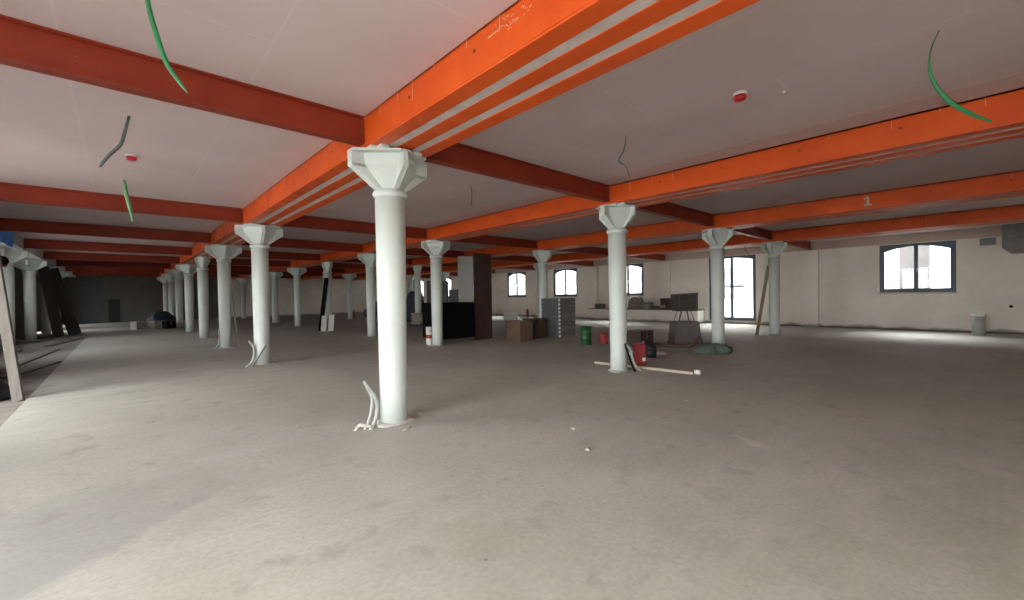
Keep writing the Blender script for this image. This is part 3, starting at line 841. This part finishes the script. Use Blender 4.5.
def extinguisher(loc, label, z=0.):
    e = empty('fire_extinguisher', loc, label, 'fire extinguisher', 'red extinguishers by the far walls')
    MB().lathe([(.075, 0), (.085, .02), (.085, .42), (.06, .49), (.03, .52), (.03, .55)], 20).build('cylinder', M['darkred'], e)
    b = MB(); b.box((-.02, -.09, .55), (.02, .05, .575)); b.box((-.02, -.07, .59), (.02, .05, .605)); b.build('valve', M['black'], e)
    b = MB(); b.tube([(0, .03, .56), (0, .13, .5), (0, .12, .3), (0, .1, .16)], .012, 8); b.build('hose', M['black'], e)
    return e
extinguisher((17.9, 15.85, 0), 'red extinguisher on the floor below the arched window left of the crates')
extinguisher((10.4, 26.7, 0), 'dark red extinguisher on the floor left of the teal compressor')

e = empty('folded_sheet_box', (15.3, 14.7, 0), 'white low box on the bright floor left of the crates', 'box', None, AZ)
MB().box((-.42, -.3, 0), (.42, .3, .40), bevel=.03).build('body', M['whiteplastic'], e)
MB().box((-.44, -.32, .40), (.44, .32, .47), bevel=.02).build('lid', M['whiteplastic'], e)

# black wedge board and two pale boards on column B3
b = MB(); b.bar((4.33, 15.62, .0), (4.66, 15.66, 2.45), .20, .03, roll=(.7, -.7, 0)); o = b.build('wedge_board', M['black']); tag(o, 'black board leaning on the column left of the teal tank', 'board')
for x, y, h, l in ((4.40, 15.42, .70, 'left pale board propped at the foot of the column with the black board'), (4.68, 15.28, .74, 'right pale board propped at the foot of the column with the black board')):
    b = MB(); b.bar((x, y, 0), (x + .09, y + .10, h), .24, .04, roll=(.7, -.7, 0), bevel=.006); o = b.build('offcut_board', M['plaster']); tag(o, l, 'board', 'pale board offcuts')

# thin rods leaning far left
b = MB(); b.bar((5.23, 26.0, 0), (4.86, 25.35, 2.1), .05, .05, bevel=.004); o = b.build('leaning_rod', M['palewood']); tag(o, 'thin pale rod leaning on a far column behind the second foreground-row column', 'rod')
b = MB(); b.bar((.42, 11.5, 0), (.12, 11.22, 2.45), .03, .03); o = b.build('leaning_rod', M['palewood']); tag(o, 'thin pale rod leaning on the third foreground-row column', 'rod')

# ------------------------------------------------------------------ left side
# plank at the very left
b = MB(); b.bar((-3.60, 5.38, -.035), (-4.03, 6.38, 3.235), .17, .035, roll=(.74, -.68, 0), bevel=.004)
o = b.build('scaffold_plank', M['greywood']); tag(o, 'dark grey plank leaning at the left edge of the hall', 'plank')
b = MB(); b.heap(.42, .38, .46, 51, rough=.28, n=24, flat=.5); o = b.build('rubbish_bag', M['blackbag'], loc=(-4.25, 5.75, -.035)); tag(o, 'black rubbish bag behind the foot of the leaning plank', 'bag')
# loose boards on the lower floor
for (p, q, w, mt, l) in (((-4.42, 9.7, -.02), (-3.95, 15.4, -.02), .16, M['darkwood'], 'dark loose board lying along the left floor edge'),
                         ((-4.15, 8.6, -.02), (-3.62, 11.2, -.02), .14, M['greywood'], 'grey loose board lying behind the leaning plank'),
                         ((-4.3, 17.2, -.02), (-3.7, 20.3, -.02), .18, M['darkwood'], 'dark loose board lying before the leaning dark boards')):
    b = MB(); b.bar(p, q, .03, w, roll=(0, 0, 1), bevel=.003); o = b.build('loose_board', mt); tag(o, l, 'board', 'loose boards on the left floor')
# dark boards leaning on the left columns
for (p, q, w, l) in (((-4.40, 22.3, 0), (-4.86, 22.75, 3.05), .36, 'dark board leaning among the left columns, left one of two'),
                     ((-3.98, 23.6, 0), (-4.72, 24.2, 3.05), .46, 'dark board leaning among the left columns, right one of two')):
    e = empty('sheet_board', p, l, 'board', 'dark boards leaning at left')
    d = Vector(q) - Vector(p)
    b = MB(); b.bar((0, 0, 0), d, w, .035, roll=(1, -.3, 0), bevel=.004); b.build('board', M['darkwood'], e)
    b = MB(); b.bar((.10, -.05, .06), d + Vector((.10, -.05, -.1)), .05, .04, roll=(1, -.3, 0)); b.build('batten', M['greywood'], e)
# white panels standing between the left columns (slabs of insulation)
# blue and white sheet hung over the left girder
b = MB()
def cloth(b, y0, y1, prof, th=.012, n=14, mi=0):
    rows = []
    rnd = random.Random(3)
    for k in range(n + 1):
        y = y0 + (y1 - y0) * k / n; w = .03 * math.sin(k * 1.7)
        rows.append([(x + w * (z < 3.1) , y, z + (.05 * math.sin(k * .9) if z < 3.0 else 0)) for x, z in prof])
    V = [[b.bm.verts.new(p) for p in r] for r in rows]
    V2 = [[b.bm.verts.new((p[0] + th, p[1], p[2] - th)) for p in r] for r in rows]
    for VV in (V, V2):
        for k in range(n):
            for j in range(len(prof) - 1):
                f = b.bm.faces.new((VV[k][j], VV[k][j + 1], VV[k + 1][j + 1], VV[k + 1][j])); f.material_index = mi
    for k in range(n):
        for j in (0, len(prof) - 1):
            f = b.bm.faces.new((V[k][j], V[k + 1][j], V2[k + 1][j], V2[k][j])); f.material_index = mi
    for j in range(len(prof) - 1):
        for k in (0, n):
            f = b.bm.faces.new((V[k][j], V[k][j + 1], V2[k][j + 1], V2[k][j])); f.material_index = mi
cloth(b, 10.6, 13.7, [(-4.60, 3.50), (-4.60, 3.35), (-4.60, 3.20), (-4.62, 3.06)])
o = b.build('blue_tarpaulin', M['blue']); tag(o, 'blue tarpaulin strip hung from the left girder at the picture edge', 'tarpaulin')
b = MB(); b.lathe([(0, -.16), (.1, -.14), (.15, -.03), (.13, .08), (.06, .14), (0, .15)], 18); o = b.build('hung_bundle', M['black'], loc=(-4.95, 14.6, 2.74));  # unidentified dark bundle, reddish below; gives no light
tag(o, 'dark round lamp hung beneath the left capital', 'bundle')
b = MB(); b.tube([(-.02, .1, .12), (-.1, .3, .3), (-.2, .5, .45)], .012, 8); b.build('bundle_hanger', M['black'], o)
MB().lathe([(.10, -.15), (.11, -.18), (0, -.19)], 18).build('bundle_underside', M['darkred'], o)

# far left junk
for q, (x, y) in enumerate(((-1.70, 25.5), (-.98, 25.2))):
    b = MB(); b.box((-.25, -.25, 0), (.25, .25, .42), bevel=.015); o = b.build('concrete_block', M['concrete'], loc=(x, y, 0), rot=(0, 0, .5)); tag(o, ['pale block left of the dark heap on the far floor', 'pale block in front of the dark heap on the far floor'][q], 'block', 'pale blocks by the far heap')
b = MB(); b.heap(.70, .6, .88, 61, rough=.3, n=26, flat=.6); o = b.build('rubble_heap', M['navy'], loc=(-.75, 26.5, 0)); tag(o, 'dark round-topped heap on the far floor beside the column row', 'heap')
carton((-.62, 24.35, 0), .42, .45, .40, M['black'], 'dark box at the foot of the far heap', .4, 'dark boxes')

# crumbs of plaster on the floor
rnd = random.Random(11)
crumbs = [(.02, -.33), (.42, .13), (2.2, -3.25), (.9, -2.2), (12.15, -5.05), (11.0, -4.92), (1.3, -1.7), (3.4, -2.0), (-.9, .6), (5.0, -1.9), (-.05, -.36), (-.34, .1)]
for q, (x, y) in enumerate(crumbs):
    b = MB(); r = rnd.uniform(.018, .034) * (1.6 if x > 10 else 1); b.heap(r, r * rnd.uniform(.8, 1.5), r * .8, q, rough=.4, n=9, rings=4)
    o = b.build('plaster_crumb', M['concrete'], loc=(x, y, 0), rot=(0, 0, rnd.uniform(0, 3))); tag(o, 'small pale crumb of plaster lying on the open floor', 'rubble', 'plaster crumbs on the floor')

# ------------------------------------------------------------------ outdoors
o = MB().box((-90, -60, -.4), (XL - WT, 90, -.15)).build('bounce_ground', M['bouncepaving']); struct(o, 'unseen ground outside the left openings, paled to bounce light in', 'ground')  # unseen ground, made paler to throw light onto the left ceiling
o = MB().box((XW + WT, -60, -.4), (90, 90, -.15)).box((XL - WT, -60, -.4), (XW + WT, YF - .4, -.15)).build('yard_ground', M['asphalt']); struct(o, 'paved yard outside the windows', 'ground')
e = empty('neighbour_building', (29, 10, -.15), 'pale building across the yard seen through the windows', 'building')
MB().box((0, -50, 0), (8, 60, 8.5)).build('wall', M['facade'], e)  # set near and tall to cut sky light at the right windows
for yy in range(-46, 58, 6): MB().box((-.06, yy, 1.2), (0, yy + 2, 3.4)).build('window', M['plate'], e)
o = MB().box((26.4, -3.2, -.15), (27.2, -2.1, 6.5), bevel=.03).build('gate_pier', M['brickpier']); tag(o, 'pale masonry pier outside the nearest arched window', 'pier')

# ------------------------------------------------------------------ light: overcast sky through the real openings
w = bpy.data.worlds.new('overcast_sky'); S.world = w; w.use_nodes = True
nt = w.node_tree; bg = nt.nodes['Background']
tc = nt.nodes.new('ShaderNodeTexCoord'); sp = nt.nodes.new('ShaderNodeSeparateXYZ'); nt.links.new(tc.outputs['Generated'], sp.inputs[0])
c = mixcol(nt, ramp(nt, sp.outputs[2], -.1, .7), (1.0, .985, .95), (.93, .965, 1.0))
nt.links.new(c, bg.inputs[0]); bg.inputs[1].default_value = 18.0
sun = bpy.data.lights.new('hazy_sun', 'SUN'); sun.energy = 32; sun.angle = math.radians(48); sun.color = (1, .93, .80)
so = bpy.data.objects.new('hazy_sun', sun); COL.objects.link(so); so.location = (40, 10, 30)
so.rotation_euler = Vector((-math.cos(math.radians(46)), -.12, -math.sin(math.radians(46)))).to_track_quat('-Z', 'Y').to_euler()
def portal(loc, rot, sx, sy):
    l = bpy.data.lights.new('sky_portal', 'AREA'); l.shape = 'RECTANGLE'; l.size = sx; l.size_y = sy; l.cycles.is_portal = True
    o = bpy.data.objects.new('sky_portal', l); COL.objects.link(o); o.location = loc; o.rotation_euler = rot
for c, hw, z0, z1, r in right_ops: portal((XW + .25, c, (z0 + z1) / 2), (0, PI / 2, 0), z1 - z0, hw * 2)
for c, hw, z0, z1, r in left_ops: portal((XL - .25, c, (z0 + z1) / 2), (0, -PI / 2, 0), z1 - z0, hw * 2)
for c, hw, z0, z1, r in front_ops: portal((c, YF - .25, (z0 + z1) / 2), (PI / 2, 0, 0), hw * 2, z1 - z0)

# ------------------------------------------------------------------ camera
cam = bpy.data.cameras.new('camera'); co = bpy.data.objects.new('camera', cam); COL.objects.link(co)
F = Vector((0.67601903, 0.73681078, -0.01039981)); R = Vector((0.73666408, -0.67609472, -0.01489864)); U = Vector((0.01800874, -0.0024106, 0.99983492))
co.matrix_world = Matrix(((R.x, U.x, -F.x, -2.3971), (R.y, U.y, -F.y, -4.7422), (R.z, U.z, -F.z, 1.5), (0, 0, 0, 1)))
cam.sensor_fit = 'HORIZONTAL'; cam.sensor_width = 36; cam.lens = 36 * 426.494 / 1024; cam.clip_start = .05; cam.clip_end = 300
S.camera = co
S.view_settings.view_transform = 'Standard'; S.view_settings.look = 'None'; S.view_settings.gamma = 1
S.view_settings.use_curve_mapping = False
S.view_settings.exposure = -0.04
S.cycles.max_bounces = 10; S.cycles.diffuse_bounces = 6; S.cycles.transparent_max_bounces = 8
S.cycles.use_denoising = True
